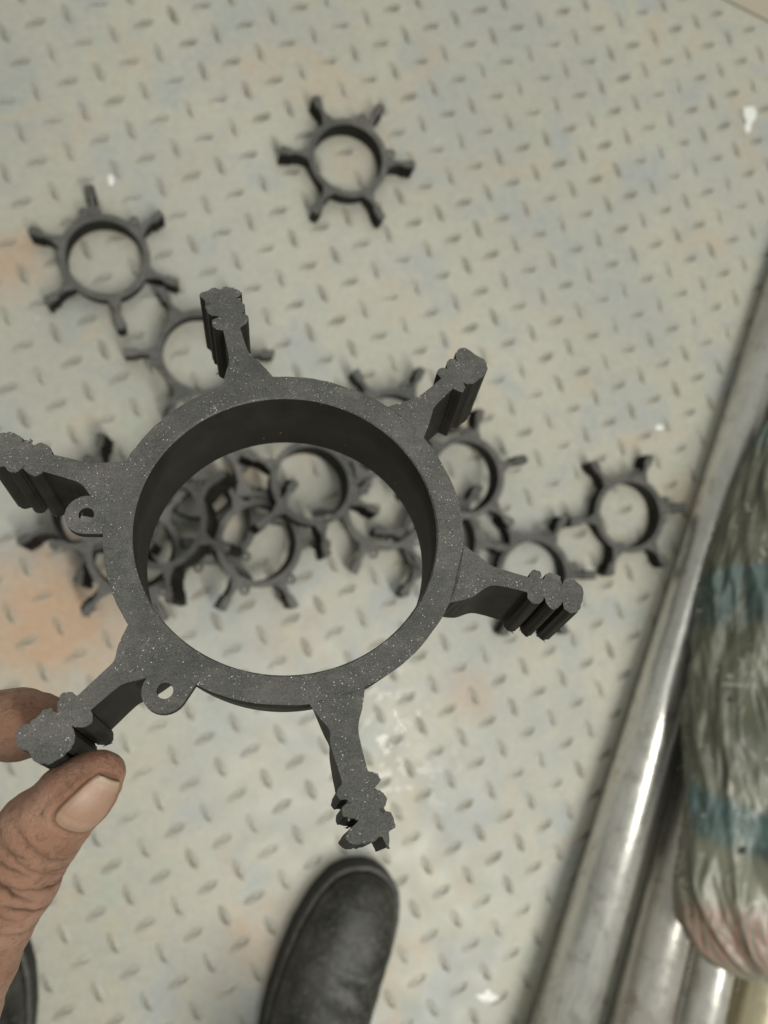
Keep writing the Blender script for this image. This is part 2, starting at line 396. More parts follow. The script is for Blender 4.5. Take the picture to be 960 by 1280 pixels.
paint_spot(609, 1246, [(594, 1244), (604, 1242), (610, 1235), (616, 1242), (628, 1247), (616, 1253), (602, 1252)], 'white paint scuff beside the lowest stretch of the long tube')
paint_spot(824, 534, [(819, 532), (824, 530), (830, 533), (829, 537), (821, 538)], 'round white paint fleck just left of the long tube')

# ------------------------------------------------------------------ spacer rings
RI, RO, RH, RT = .0389, .0460, .0248, .0775
RB = .0428                                 # the ring's outside narrows towards its lower edge
def catmull(pts, n=3):
    out = []; N = len(pts)
    for i in range(N - 1):
        p0 = np.array(pts[max(i - 1, 0)]); p1 = np.array(pts[i]); p2 = np.array(pts[i + 1]); p3 = np.array(pts[min(i + 2, N - 1)])
        for k in range(n):
            t = k / n
            out.append(tuple(.5 * (2 * p1 + (p2 - p0) * t + (2 * p0 - 5 * p1 + 4 * p2 - p3) * t * t + (3 * p1 - p0 - 3 * p2 + p3) * t ** 3)))
    out.append(tuple(pts[-1])); return out
def extrude_outline(pts, z0, z1, name, draft=False):
    bm = bmesh.new()
    a = sum(pts[i][0] * pts[(i + 1) % len(pts)][1] - pts[(i + 1) % len(pts)][0] * pts[i][1] for i in range(len(pts)))
    if a < 0: pts = pts[::-1]
    sc = lambda x, y: RB / RO if math.hypot(x, y) < .04605 else 1.0
    dr = lambda x: float(np.interp(x, [.046, .055, .0635], [.55, .72, 1.0])) if draft else 1.0
    lo = [bm.verts.new((x * sc(x, y), y * sc(x, y) * dr(x), z0)) for x, y in pts]; hi = [bm.verts.new((x, y, z1)) for x, y in pts]
    n = len(pts)
    ft = bm.faces.new(hi); fb = bm.faces.new(lo[::-1]); ft.material_index = fb.material_index = 0
    for i in range(n):
        s = bm.faces.new((lo[i], lo[(i + 1) % n], hi[(i + 1) % n], hi[i])); s.material_index = 1
    bmesh.ops.triangulate(bm, faces=[ft, fb])
    me = mesh_of(bm, name); me.materials.append(M_CUT); me.materials.append(M_RUB)
    return me
def arc_pts(r, a0, a1, n):
    return [(r * math.cos(a0 + (a1 - a0) * k / n), r * math.sin(a0 + (a1 - a0) * k / n)) for k in range(n + 1)]
def band_mesh(rag=0.0):
    N = 120; bm = bmesh.new(); rows = []
    rnd = random.Random(3)
    prof = [(RB, 0), (RO, RH), (RI + .0004, RH), (RI, RH - .0005), (RI, 0)]
    for k in range(N):
        a = 2 * math.pi * k / N; row = []
        for i, (r, z) in enumerate(prof):
            rr = r + (rnd.gauss(0, rag) if i in (1, 2) else 0)
            row.append(bm.verts.new((rr * math.cos(a), rr * math.sin(a), z)))
        rows.append(row)
    n = len(prof)
    for k in range(N):
        A, B = rows[k], rows[(k + 1) % N]
        for i in range(n):
            j = (i + 1) % n
            f = bm.faces.new((A[i], B[i], B[j], A[j])); f.material_index = 0 if i in (1, 2, 4) else 1
            f.smooth = i in (0, 3)
    bmesh.ops.recalc_face_normals(bm, faces=bm.faces[:])
    me = mesh_of(bm, 'ring_band'); me.materials.append(M_CUT); me.materials.append(M_RUB); return me
def web_mesh(a0=7.2, a1=-7.2, wu=2.5, wd=-2.3, name='leg'):
    # flared foot on the ring narrowing to a thin web, y up positive
    t0, t1 = math.asin(a0 / 46.0), math.asin(a1 / 46.0)
    base = arc_pts(.046, t1, t0, 8)
    top = [(.0500, .0052 * a0 / 7.2), (.0530, .0035), (.0560, (wu + .3) * .001), (.0640, wu * .001)]
    bot = [(.0640, wd * .001), (.0560, (wd - .3) * .001), (.0530, -.0035), (.0500, .0052 * a1 / 7.2)]
    up = catmull([base[-1]] + top, 3)[1:]; dn = catmull(bot + [base[0]], 3)[:-1]
    return extrude_outline(base + up + dn, 0, RH, name, True)
def tip_mesh(outline, name='ribbed_tip', burrs=0):
    src = list(outline); deep = [src[0]]
    for i in range(1, len(src) - 1):                      # sharpen the grooves between the lobes
        x, y = src[i]; a_, b_ = src[i - 1][1], src[i + 1][1]
        if x < 77 and a_ * y > 0 and b_ * y > 0:
            if abs(y) < abs(a_) and abs(y) < abs(b_):
                g_ = math.copysign(1, src[i + 1][0] - src[i - 1][0]); o_ = math.copysign(abs(y) + .35, y)
                deep += [(x - .42 * g_, o_), (x, math.copysign(max(abs(y) - .7, 1.7), y)), (x + .42 * g_, o_)]; continue
            elif abs(y) > abs(a_) and abs(y) > abs(b_): y = math.copysign(abs(y) + .1, y)
        deep.append((x, y))
    outline = deep + [src[-1]]
    rnd = random.Random(len(outline) + int(outline[3][1] * 100))
    pts = catmull([(x * .001, y * .001) for x, y in outline], 3)
    pts = [pts[0]] + [(x + rnd.gauss(0, 1.2e-4), y + rnd.gauss(0, 1.2e-4)) for x, y in pts[1:-1]] + [pts[-1]]
    me = extrude_outline(pts, 0, RH, name)
    bm = bmesh.new(); bm.from_mesh(me)
    for _ in range(burrs):                                # torn shreds left by the saw
        x, y = rnd.choice([p for p in pts if p[0] > .0665]); z = rnd.choice([0, 0, RH]) + rnd.uniform(-.0002, .0002)
        q = [Vector((x + rnd.uniform(-1, 1) * .0007, y + rnd.uniform(-1, 1) * .0007, z + rnd.uniform(-1, 1) * .0004)) for _k in range(4)]
        q[0] += Vector((rnd.uniform(0, .0013), rnd.uniform(-.0011, .0011), 0))
        vv = [bm.verts.new(p) for p in q]
        for t3 in ((0, 1, 2), (0, 2, 3), (0, 3, 1), (1, 3, 2)): bm.faces.new([vv[i] for i in t3]).material_index = 0
    bm.to_mesh(me); bm.free()
    return me
def lobes(seed, sy=1.0, dx=0.0):
    rnd = random.Random(seed); up = [(64.0, 2.5)]; dn = [(64.0, -2.3)]
    for c, h in ((66.0, 4.8), (70.6, 5.1), (75.4, 5.2)):
        j = lambda s=.35: rnd.uniform(-s, s)
        up += [(c - 1.6 + j(.2), h * .8 + j()), (c + j(), h + j()), (c + 1.6 + j(.2), h * .78 + j())]
        dn += [(c - 1.6 + j(.2), -h * .8 + j()), (c + j(), -h + j()), (c + 1.6 + j(.2), -h * .78 + j())]
        if c < 74:
            up.append((c + 2.3, 3.1)); dn.append((c + 2.3, -2.8))
    end = [(77.6 + rnd.uniform(-.3, .8), 2.5), (77.8 + rnd.uniform(-.3, .8), 0), (77.5 + rnd.uniform(-.3, .8), -2.6)]
    return up + end + dn[::-1]
def lug_mesh():
    # thin ear with a hole; its straight sides butt against the outside of the ring
    c = .0506; R = .0053; r = .0019; N = 28
    outer = []
    for k in range(15):
        a = -math.pi / 2 + math.pi * k / 14; outer.append((c + R * math.cos(a), R * math.sin(a)))
    for k in range(1, 14):
        y = R * 1.12 * (1 - 2 * k / 14); outer.append((math.sqrt(.046 ** 2 - y * y), y))
    inner = []
    for k in range(len(outer)):
        if k < 15: a = -math.pi / 2 + math.pi * k / 14
        else: a = math.pi / 2 + math.pi * (k - 14) / 14
        inner.append((c + r * math.cos(a), r * math.sin(a)))
    N = len(outer); bm = bmesh.new(); z0, z1 = RH - .0022, RH - .00012
    o1 = [bm.verts.new((*p, z1)) for p in outer]; i1 = [bm.verts.new((*p, z1)) for p in inner]
    o0 = [bm.verts.new((*p, z0)) for p in outer]; i0 = [bm.verts.new((*p, z0)) for p in inner]
    for k in range(N):
        j = (k + 1) % N
        for vs_, mi in (((o1[k], o1[j], i1[j], i1[k]), 0), ((o0[j], o0[k], i0[k], i0[j]), 0), ((o0[k], o0[j], o1[j], o1[k]), 1), ((i0[j], i0[k], i1[k], i1[j]), 1)):
            f = bm.faces.new(vs_); f.material_index = mi
    bmesh.ops.recalc_face_normals(bm, faces=bm.faces[:])
    me = mesh_of(bm, 'lug'); me.materials.append(M_CUT); me.materials.append(M_RUB); return me
LUG = lug_mesh()

# the ring in the hand, tips as sawn: outlines in mm, along and across each leg
TIPS = [
    [(64, -2.5), (65.0, -4.6), (66.6, -5.4), (68.4, -4.9), (69.3, -3.6), (70.4, -5.2), (72.2, -6.0), (74.2, -5.4), (75.6, -5.6), (78.0, -6.9), (78.9, -5.6), (79.2, -4.0), (79.7, -2.2), (79.0, -.6), (79.6, .9), (79.0, 2.6), (78.0, 4.4), (76.3, 5.2), (74.9, 4.2), (73.6, 4.3), (71.9, 5.2), (70.0, 4.6), (69.0, 4.2), (67.4, 5.2), (65.4, 4.3), (64, 2.3)],
    [(64, -2.5), (64.6, -5.0), (66.4, -5.1), (67.9, -4.1), (69.0, -4.9), (70.6, -5.4), (72.4, -4.0), (73.6, -5.2), (75.5, -5.8), (77.5, -5.1), (78.0, -1.5), (78.6, 2.0), (77.1, 4.3), (74.0, 5.1), (70.8, 5.1), (69.4, 4.7), (67.8, 3.3), (66.6, 4.4), (65.0, 4.5), (64, 2.3)],
    [(64, -2.8), (64.2, -4.4), (65.1, -5.2), (66.7, -4.9), (67.6, -3.6), (68.4, -4.9), (70.1, -5.6), (71.9, -5.0), (72.6, -3.8), (73.6, -4.9), (75.1, -5.3), (77.0, -4.6), (78.2, -3.0), (78.6, .0), (78.0, 2.9), (76.2, 4.0), (74.4, 3.7), (73.4, 2.5), (72.5, 3.7), (71.0, 4.2), (69.6, 3.6), (68.7, 2.3), (67.6, 3.6), (66.0, 4.0), (64.6, 3.2), (64, 1.6)],
    [(64, -2.4), (65.2, -4.3), (66.8, -4.4), (68.1, -2.9), (69.2, -4.2), (70.8, -4.8), (72.3, -4.0), (72.9, -3.0), (74.2, -4.8), (75.6, -5.1), (77.2, -4.8), (77.9, -3.2), (80.4, -2.6), (80.5, -1.9), (78.5, -1.4), (78.8, 1.0), (78.6, 3.2), (78.0, 5.2), (76.2, 6.3), (75.0, 5.3), (73.6, 3.2), (72.9, 3.4), (71.8, 5.6), (70.2, 5.4), (69.0, 4.0), (67.9, 5.6), (66.2, 5.4), (65.2, 4.2), (64, 4.0)],
    [(64, -1.9), (64.8, -3.6), (66.2, -4.2), (67.6, -3.6), (68.8, -2.2), (70.2, -4.2), (72.3, -5.4), (73.6, -4.6), (74.9, -5.4), (77.1, -5.0), (78.4, -3.6), (79.4, -1.6), (79.0, .4), (79.7, 2.8), (79.0, 4.6), (77.5, 6.1), (75.0, 5.2), (72.7, 5.3), (70.6, 5.5), (69.2, 3.4), (67.9, 4.6), (66.2, 5.5), (64.8, 5.0), (64, 3.1)],
    [(64, -1.8), (64.8, -3.6), (66.2, -4.1), (68.0, -3.6), (69.2, -2.7), (70.2, -4.1), (71.6, -4.6), (73.0, -4.0), (73.8, -3.4), (75.4, -4.4), (77.4, -4.2), (78.4, -2.4), (78.8, 1.0), (78.9, 4.6), (77.4, 5.8), (75.4, 6.1), (73.2, 5.4), (72.4, 4.6), (70.9, 5.0), (69.4, 4.3), (67.8, 5.4), (66.0, 5.0), (64.6, 4.0), (64, 3.2)],
]
WEBS = [(-7.1, 7.3, -2.8, 2.1), (-6.8, 7.0, -2.6, 2.0), (-7.0, 9.5, -2.7, 1.5), (-7.3, 6.6, -2.4, 3.9), (-7.3, 7.9, -1.8, 2.9), (-8.0, 6.4, -2.3, 3.0)]
Cc = np.array([-0.02478, 0.00349, 0.20659]); hn = np.array([-0.12521, 0.47022, 1.0]); hn /= np.linalg.norm(hn)
he1 = np.array([1., 0, 0]) - hn * hn[0]; he1 /= np.linalg.norm(he1); he2 = np.cross(hn, he1)
hx, hy, hz = Vector(RW @ he1), Vector(RW @ -he2), Vector(RW @ -hn)
rot = Matrix((hx, hy, hz)).transposed().to_quaternion()
held = empty('spacer_ring', W(Cc + hn * RH), rot)
tag(held, 'large black rubber spacer ring held up close by the hand', 'spacer ring')
link('ring_band', band_mesh(.00008), None, held)
for k in range(6):
    ang = -(-1.87068 + k * math.pi / 3)
    a0, a1, u, d = WEBS[k]
    lg = link('leg', web_mesh(-a0, -a1, -u, -d), None, held); lg.rotation_euler = (0, 0, ang)
    # tip outline is measured with y across in the lens sense: mirrored here
    out = [(x, -y) for x, y in TIPS[k]]
    tp = link('ribbed_tip', tip_mesh(out, burrs=7), None, lg)
for a in (121.2, 180.6):
    lg = link('lug', LUG, None, held); lg.rotation_euler = (0, 0, math.radians(-a))

# the rings dropped on the floor: one is built, the others are copies of it and of each part
def floor_ring():
    r = empty('spacer_ring', (0, 0, 0), Matrix.Identity(3).to_quaternion())
    link('ring_band', band_mesh(.00005), None, r)
    webs = web_mesh()
    for k in range(6):
        lg = link('leg', webs, None, r); lg.rotation_euler = (0, 0, k * math.pi / 3)
        link('ribbed_tip', tip_mesh(lobes(k)), None, lg)
    for a in (12, 72):
        lg = link('lug', LUG, None, r); lg.rotation_euler = (0, 0, math.radians(a))
    return r
def copy_tree(o, parent=None):
    c = o.copy(); COL.objects.link(c); c.parent = parent
    for ch in o.children: copy_tree(ch, c)
    return c
GR = 'black spacer rings dropped on the plate floor'
# centre of upper face (px), leg tip (px), base height, lean axis direction (deg) and lean (deg), label
RINGS = [
    (436, 197, 519, 206, .000, 0, 0, 'black spacer ring lying alone at the top, apart from the pile'),
    (131, 321, 198, 269, .000, 0, 0, 'black spacer ring at the upper left, six legs clear of the pile'),
    (251, 441, 160, 440, .002, 20, 4, 'black spacer ring just below the upper left ring, half hidden by the held ring'),
    (492, 537, 527, 463, .002, 0, 3, 'black spacer ring hidden behind the held ring, only two legs showing above its rim'),
    (583, 596, 600, 519, .022, 60, 5, 'black spacer ring right of the held ring, its hole open beside the rim'),
    (553, 674, 638, 686, .002, 0, -4, 'black spacer ring lowest behind the right rim of the held ring'),
    (668, 719, 745, 719, .000, 0, 0, 'black spacer ring seen over the held ring\'s right leg tip'),
    (788, 643, 862, 633, .000, 0, 0, 'black spacer ring nearest the long metal tube, one leg under it'),
    (392, 603, 470, 637, .024, 135, 14, 'black spacer ring uppermost of those framed inside the held ring'),
    (325, 679, 282, 754, .012, 90, 11, 'black spacer ring below centre inside the held ring, two legs pointing down'),
    (481, 636, 448, 703, .006, 100, -7, 'black spacer ring at the right inside the held ring, partly cut off by its wall'),
    (207, 655, 262, 606, .018, 70, -34, 'black spacer ring tipped up steeply at the left inside the held ring'),
    (266, 652, 226, 722, .000, 0, 2, 'black spacer ring lowest at the left inside the held ring, under two others'),
    (168, 690, 200, 762, .016, 40, 14, 'black spacer ring mostly behind the left rim of the held ring, dark leg below'),
    (248, 603, 300, 545, .012, 200, -12, 'black spacer ring at the upper left inside the held ring, under the steep one'),
    (112, 633, 125, 548, .004, 233, 20, 'black spacer ring outside the left rim of the held ring, three dark legs showing'),
]
def place_ring(r, cx, cy, lx, ly, z0, ax, lean):
    axis = Vector((math.cos(math.radians(ax)), math.sin(math.radians(ax)), 0))
    tilt = Matrix.Rotation(math.radians(lean), 3, axis)
    up = tilt @ Vector((0, 0, 1))
    extra = math.sin(abs(math.radians(lean))) * .060
    c = on(cx, cy, z0 + RH + extra)
    l = hit(lx, ly, c, up) - c
    x = l.normalized(); y = up.cross(x)
    r.rotation_quaternion = Matrix((x, y, up)).transposed().to_quaternion()
    r.location = c - up * RH
proto = floor_ring()
for i, (cx, cy, lx, ly, z0, ax, lean, lab) in enumerate(RINGS):
    r = proto if i == 0 else copy_tree(proto)
    place_ring(r, cx, cy, lx, ly, z0, ax, lean)
    tag(r, lab, 'spacer ring', GR)

# ------------------------------------------------------------------ metal tubes
def tube(name, A, B, R, R1, wall, m, label):
    # slightly tapered: radius R at A, R1 at B
    d = (B - A); L = d.length; bm = bmesh.new(); N = 48; rows = []
    for (r, z) in ((R, 0), (R1, L), (R1 - wall, L), (R - wall, 0)):
        rows.append([bm.verts.new((r * math.cos(2 * math.pi * k / N), r * math.sin(2 * math.pi * k / N), z)) for k in range(N)])
    for i in range(4):
        a, b = rows[i], rows[(i + 1) % 4]
        for k in range(N):
            f = bm.faces.new((a[k], a[(k + 1) % N], b[(k + 1) % N], b[k])); f.smooth = i in (0, 2)
    bmesh.ops.recalc_face_normals(bm, faces=bm.faces[:])
    o = link(name, mesh_of(bm, name), m); o.location = A
    o.rotation_mode = 'QUATERNION'; o.rotation_quaternion = d.to_track_quat('Z', 'Y')
    tag(o, label, 'metal tube', 'metal tubes leaning at the right'); return o
MP = mat_pipe('dull_zinc_tube', (0.76, 0.745, 0.69)); MPR = mat_pipe('stained_zinc_tube', (0.72, 0.69, 0.63), 0.55); MPY = mat_pipe('yellowed_tube', (0.72, 0.64, 0.44))
def floor_depth(px, py):
    return H / -(RW @ ray(px, py))[2]
def floor_tube(p0, w0, p1, w1, ext0, ext1, m, label):           # lies on the plate, a little thicker at its near end
    z0 = (floor_depth(*p0) - .004) / (1 + w0 / 1960); z1 = (floor_depth(*p1) - .004) / (1 + w1 / 1960)
    A = at(*p0, z0); B = at(*p1, z1); d = (B - A).normalized(); L = (B - A).length
    r0, r1 = w0 * z0 / 2000, w1 * z1 / 2000; k = (r1 - r0) / L
    tube('metal_tube', A - d * ext0, B + d * ext1, r0 - k * ext0, r1 + k * ext1, .003, m, label)
floor_tube((936, 500), 48, (704, 1280), 75, .4, .3, MP, 'long shiny metal tube at the left edge of the stack')
floor_tube((893, 900), 55, (801, 1280), 70, .45, .3, MPR, 'rust-stained metal tube second from the left, upper part under the sack')
floor_tube((940, 980), 50, (873, 1280), 58, .3, .3, MP, 'third metal tube, coming out below the rounded end of the sack')
floor_tube((1010, 990), 54, (942, 1280), 64, .3, .3, MPY, 'yellowish metal tube in the bottom right corner')

# ------------------------------------------------------------------ sack
def sack():
    rows = [(1002, 440, .93, 4), (996, 500, .90, 14), (988, 530, .88, 30), (986, 560, .875, 44), (985, 600, .85, 60), (985, 660, .82, 84), (985, 720, .79, 103), (985, 800, .75, 115), (985, 880, .715, 122),
            (985, 960, .68, 121), (985, 1040, .65, 128), (985, 1100, .625, 137), (985, 1150, .61, 130), (985, 1185, .60, 112), (985, 1208, .595, 88), (985, 1222, .592, 58), (985, 1229, .592, 20)]
    ys = [r[1] for r in rows]; NV, NU = 250, 220
    v = []; uvs = []
    cum = np.linspace(0, 1, NV)
    # denser rows near the closed end
    yy = np.interp(cum, [0, .75, 1], [440, 1130, 1229.5])
    ph = np.random.rand(12) * 6.28
    for a in range(NV):
        y = yy[a]; cx = np.interp(y, ys, [r[0] for r in rows]); dp = np.interp(y, [440, 560, 720, 880, 1100, 1230], [.99, .955, .915, .882, .842, .828]); hw = np.interp(y, ys, [r[3] for r in rows])
        y0 = y; R = hw / 1000 * dp; T = min(R * .55, .046)
        vv = (y - 440) / 790
        for b in range(NU):
            th = 2 * math.pi * b / NU                   # 0 = left side, pi/2 = towards the lens
            ca, sa = -math.cos(th), math.sin(th)
            q = abs(ca) ** .85 * (1 if ca > 0 else -1); w = abs(sa) ** .85 * (1 if sa > 0 else -1)
            # creases: sharp sloping folds and finer crumple
            s = th * 1.3; fold = 0
            nz_ = Vector
            n1 = mnoise.noise(nz_((math.cos(th) * 1.3 + 4, math.sin(th) * 1.3 - vv * 1.6, vv * 4.0)))
            n2 = mnoise.noise(nz_((math.cos(th) * 2.6 + 9 + vv * 2.0, math.sin(th) * 2.6 - vv * 5.0, vv * 5.0)))
            n3 = mnoise.noise(nz_((math.cos(th) * 6.0 + vv * 9.0, math.sin(th) * 6.0, vv * 13.0)))
            n4 = mnoise.noise(nz_((math.cos(th) * 11 - vv * 16, math.sin(th) * 11, vv * 30.0)))
            fold = .006 * n1 + .013 * (.35 - abs(n2)) + .0050 * (.3 - abs(n3)) + .0012 * (.3 - abs(n4))
            for i, (fu, fv, am) in enumerate(((3.1, 5.5, .0010), (8.0, 9.0, .0006), (17.0, 12., .0002))):
                ss = math.sin(fu * s + fv * vv * 2 + ph[i] + .8 * math.sin(5 * vv + ph[i + 6]))
                fold += am * (1 - 2.2 * abs(ss))
            fold *= min(1, R / .05)
            pos = ray(cx, y0) * dp
            p = pos + np.array([q * (R + fold), 0, 0]) + np.array([0, -.35, -1]) / 1.06 * (w * (T + fold))
            v.append(W(p)); uvs.append((b / NU, vv))
    f = []
    for a in range(NV - 1):
        for b in range(NU):
            f.append((a * NU + b, a * NU + (b + 1) % NU, (a + 1) * NU + (b + 1) % NU, (a + 1) * NU + b))
    f.append(tuple(range(NU))[::-1]); f.append(tuple((NV - 1) * NU + b for b in range(NU)))
    org = W(ray(985, 880) * .88)
    me = pydata('sack', [p - org for p in v], f)
    bm = bmesh.new(); bm.from_mesh(me); bmesh.ops.recalc_face_normals(bm, faces=bm.faces[:]); bm.to_mesh(me); bm.free()
    uvl = me.uv_layers.new(name='UVMap')
    for poly in me.polygons:
        seam = any(l % NU == NU - 1 for l in poly.vertices) and any(l % NU == 0 for l in poly.vertices)
        for li in poly.loop_indices:
            vi = me.loops[li].vertex_index; u_, v_ = uvs[vi]
            if seam and vi % NU == 0 and len(poly.vertices) == 4: u_ = 1.0
            uvl.data[li].uv = (u_, v_)
    o = link('sack', me, M_SACK, None, True); o.location = org
    rnd = random.Random(5); fv, ff = [], []
    vn = [p - org for p in v]
    for _ in range(90):
        a = int(NV * rnd.choice([rnd.uniform(.35, .54), rnd.uniform(.11, .19), rnd.uniform(.56, .8)])); b = rnd.choice([NU - 6, NU - 3, 0, 2, 5])
        p = vn[a * NU + b]; ctr = sum((vn[a * NU + k] for k in range(0, NU, 10)), Vector()) / len(range(0, NU, 10))
        d = (p - ctr).normalized(); d = (d + Vector((rnd.gauss(0, .5), rnd.gauss(0, .5), rnd.gauss(0, .5)))).normalized()
        w_ = Vector((rnd.gauss(0, 1), rnd.gauss(0, 1), rnd.gauss(0, 1))).normalized() * .0007
        L_ = rnd.uniform(.003, .009); k = len(fv); q = p - d * .001
        fv += [q - w_, q + w_, q + d * L_ * .6 + w_ * .5, q + d * L_ + w_ * 4]
        ff += [(k, k + 1, k + 2), (k, k + 2, k + 3), (k + 1, k + 3, k + 2)]
    fb = link('frayed_fibres', pydata('frayed_fibres', fv, ff), mat_plain('frayed_sack_fibre', (0.30, 0.29, 0.21), 0.5), o); tag(fb, kind='stuff')
    tag(o, 'crumpled grey-green woven plastic sack with teal bands lying on the tubes', 'sack')
    return o
sack()

# ------------------------------------------------------------------ boots
def boot(tip_px, back_px, label, mirror=1):
    P, Q = on(*tip_px, .03), on(*back_px, .03); ax = (P - Q); ax.z = 0; ax.normalize(); L = .30
    r = empty('boot', (P.x - ax.x * L, P.y - ax.y * L, 0), Matrix.Rotation(math.atan2(ax.y, ax.x), 3, 'Z').to_quaternion())
    tag(r, label, 'boot', 'black work boots of the person standing')
    def halfw(s):                                        # s: 0 toe .. 1 heel
        k = [0, .02, .06, .13, .25, .36, .52, .7, .86, .95, 1.0]; w = [0.0, .020, .033, .043, .0495, .0505, .049, .040, .038, .030, 0.0]
        return np.interp(s, k, w)
    def top(s): return np.interp(s, [0, .03, .1, .2, .35, .5, .62, 1], [.030, .047, .063, .070, .078, .098, .118, .118])
    NS, NA = 60, 28; v = []; f = []
    ss = 1 - np.cos(np.linspace(0, math.pi / 2, NS)) ; ss = ss * .995 + .002
    for s in ss:
        w, h = halfw(s), top(s)
        off = mirror * .006 * math.sin(s * 3.1)
        for k in range(NA + 1):
            t = math.pi * k / NA; c, sn_ = math.cos(t), math.sin(t)
            y = w * math.copysign(abs(c) ** .75, c); z = .022 + (h - .022) * abs(sn_) ** .72
            cr = .0024 * math.sin(s * 80 + 2.2 * c + 1.5 * math.sin(3 * c)) * math.exp(-((s - .36) / .07) ** 2)
            tc = -.0022 * math.exp(-((s - .26 - .05 * (1 - abs(c))) / .012) ** 2)      # seam of the toe cap
            v.append((L * (1 - s), y + off, z + (cr + tc) * abs(sn_)))
    for a in range(NS - 1):
        for b in range(NA):
            i = a * (NA + 1) + b; f.append((i, i + 1, i + NA + 2, i + NA + 1))
    o = link('upper', pydata('upper', v, f), M_LEATHER, r, True)
    pts = []
    sss = np.concatenate([np.linspace(0, .1, 8), np.linspace(.15, .9, 14), np.linspace(.93, 1, 6)])
    for s in sss: pts.append((L * (1 - s) + .005 * (1 - 2 * s), halfw(s) + .0055 + mirror * .006 * math.sin(s * 3.1)))
    for s in sss[::-1]: pts.append((L * (1 - s) + .005 * (1 - 2 * s), -halfw(s) - .0055 + mirror * .006 * math.sin(s * 3.1)))
    bm = bmesh.new(); n = len(pts)
    lo = [bm.verts.new((x, y, 0.0004)) for x, y in pts]; hi = [bm.verts.new((x, y, .026)) for x, y in pts]
    bm.faces.new(hi); bm.faces.new(lo[::-1])
    for i in range(n): bm.faces.new((lo[i], lo[(i + 1) % n], hi[(i + 1) % n], hi[i]))
    bmesh.ops.recalc_face_normals(bm, faces=bm.faces[:])
    link('sole', mesh_of(bm, 'sole'), M_SOLE, r)
    wv, wf = [], []
    for i, (x, y) in enumerate(pts):
        nx_, ny_ = x - .15, y * 3; l_ = math.hypot(nx_, ny_) or 1
        for dx_, dz_ in ((-.0058, .0262), (-.0012, .0262), (-.0016, .0285), (-.0054, .0285)):
            wv.append((x + nx_ / l_ * dx_, y + (1 if y > 0 else -1) * min(abs(ny_) / l_, 1) * dx_, dz_))
    for i in range(n):
        j = (i + 1) % n
        for k in range(4): wf.append((i * 4 + k, j * 4 + k, j * 4 + (k + 1) % 4, i * 4 + (k + 1) % 4))
    link('welt', pydata('welt', wv, wf), M_WELT, r)
    # shaft
    v = []; f = []
    for a in range(10):
        z = .05 + .15 * a / 9
        for k in range(28):
            t = 2 * math.pi * k / 28; v.append((.062 + .062 * math.cos(t) + .004 * math.sin(a * 1.9), .044 * math.sin(t), z))
    for a in range(9):
        for k in range(28): f.append((a * 28 + k, a * 28 + (k + 1) % 28, (a + 1) * 28 + (k + 1) % 28, (a + 1) * 28 + k))
    f.append(tuple(9 * 28 + k for k in range(28)))
    link('shaft', pydata('shaft', v, f), M_LEATHER, r, True)
boot((466, 1090), (391, 1308), 'black leather boot toe at the bottom centre', 1)
boot((-26, 1162), (-50, 1314), 'black boot edge at the bottom left behind the thumb', -1)

# ------------------------------------------------------------------ hand
def T(px, py, z): return ray(px, py) * z
TH = [(T(124, 966, .184), .0058), (T(98, 988, .1845), .0081), (T(52, 1035, .186), .0097), (T(10, 1102, .189), .0110), (T(-38, 1205, .197), .0108), (T(-80, 1330, .212), .013), (T(-130, 1500, .236), .0175)]
INX = [(T(52, 904, .2065), .0074), (T(25, 905, .206), .0086), (T(-45, 908, .206), .0088), (T(-150, 925, .214), .0097), (T(-250, 985, .228), .0098), (T(-340, 1070, .240), .0125)]
MID = [(T(-95, 1010, .243), .0075), (T(-150, 985, .246), .0085), (T(-225, 960, .240), .0094), (T(-300, 1010, .236), .0098), (T(-365, 1130, .248), .0130)]
RIN = [(T(-120, 1110, .256), .0072), (T(-175, 1075, .258), .0080), (T(-240, 1045, .252), .0090), (T(-320, 1090, .246), .0095), (T(-385, 1200, .257), .0125)]
PIN = [(T(-160, 1210, .266), .0064), (T(-205, 1180, .267), .0070), (T(-265, 1150, .262), .0078), (T(-335, 1180, .256), .0085), (T(-400, 1275, .266), .0118)]
PALM = [((T(-340, 1070, .240), .0125), (T(-300, 1500, .266), .0200)), ((T(-365, 1130, .248), .0135), (T(-320, 1540, .270), .0205)), ((T(-385, 1200, .257), .0130), (T(-345, 1570, .276), .0200)),
        ((T(-400, 1275, .266), .0120), (T(-365, 1590, .282), .0190)), ((T(-130, 1500, .236), .0175), (T(-300, 1600, .268), .0220)), ((T(-130, 1500, .236), .0150), (T(-330, 1120, .243), .0120)),
        ((T(-320, 1600, .274), .0240), (T(-390, 2000, .300), .0270)), ((T(-390, 2000, .300), .0270), (T(-520, 2900, .350), .0400))]
tax = TH[0][0] - TH[2][0]; tax = tax / np.linalg.norm(tax)
nn = .70 * np.array([.70, .71, 0]) + .71 * np.array([0, 0, -1.]); nn -= tax * (nn @ tax); nn /= np.linalg.norm(nn)
ww = np.cross(tax, nn)
FLAT = 1.22
def squash(P):                                           # flattened cross-section of the thumb's end
    d = (P - TH[3][0].astype(np.float32)) @ nn.astype(np.float32)
    return P + (FLAT - 1) * d[..., None] * nn.astype(np.float32)
def rcone(P, a, ra, b, rb):
    a = a.astype(np.float32); b = b.astype(np.float32); ab = b - a
    h = np.clip(((P - a) @ ab) / (ab @ ab), 0, 1)
    q = P - a - h[..., None] * ab
    return np.sqrt(np.einsum('...i,...i->...', q, q)) - (ra + h * (rb - ra))
def smin(a, b, k):
    h = np.clip(.5 + .5 * (b - a) / k, 0, 1); return b + (a - b) * h - k * h * (1 - h)
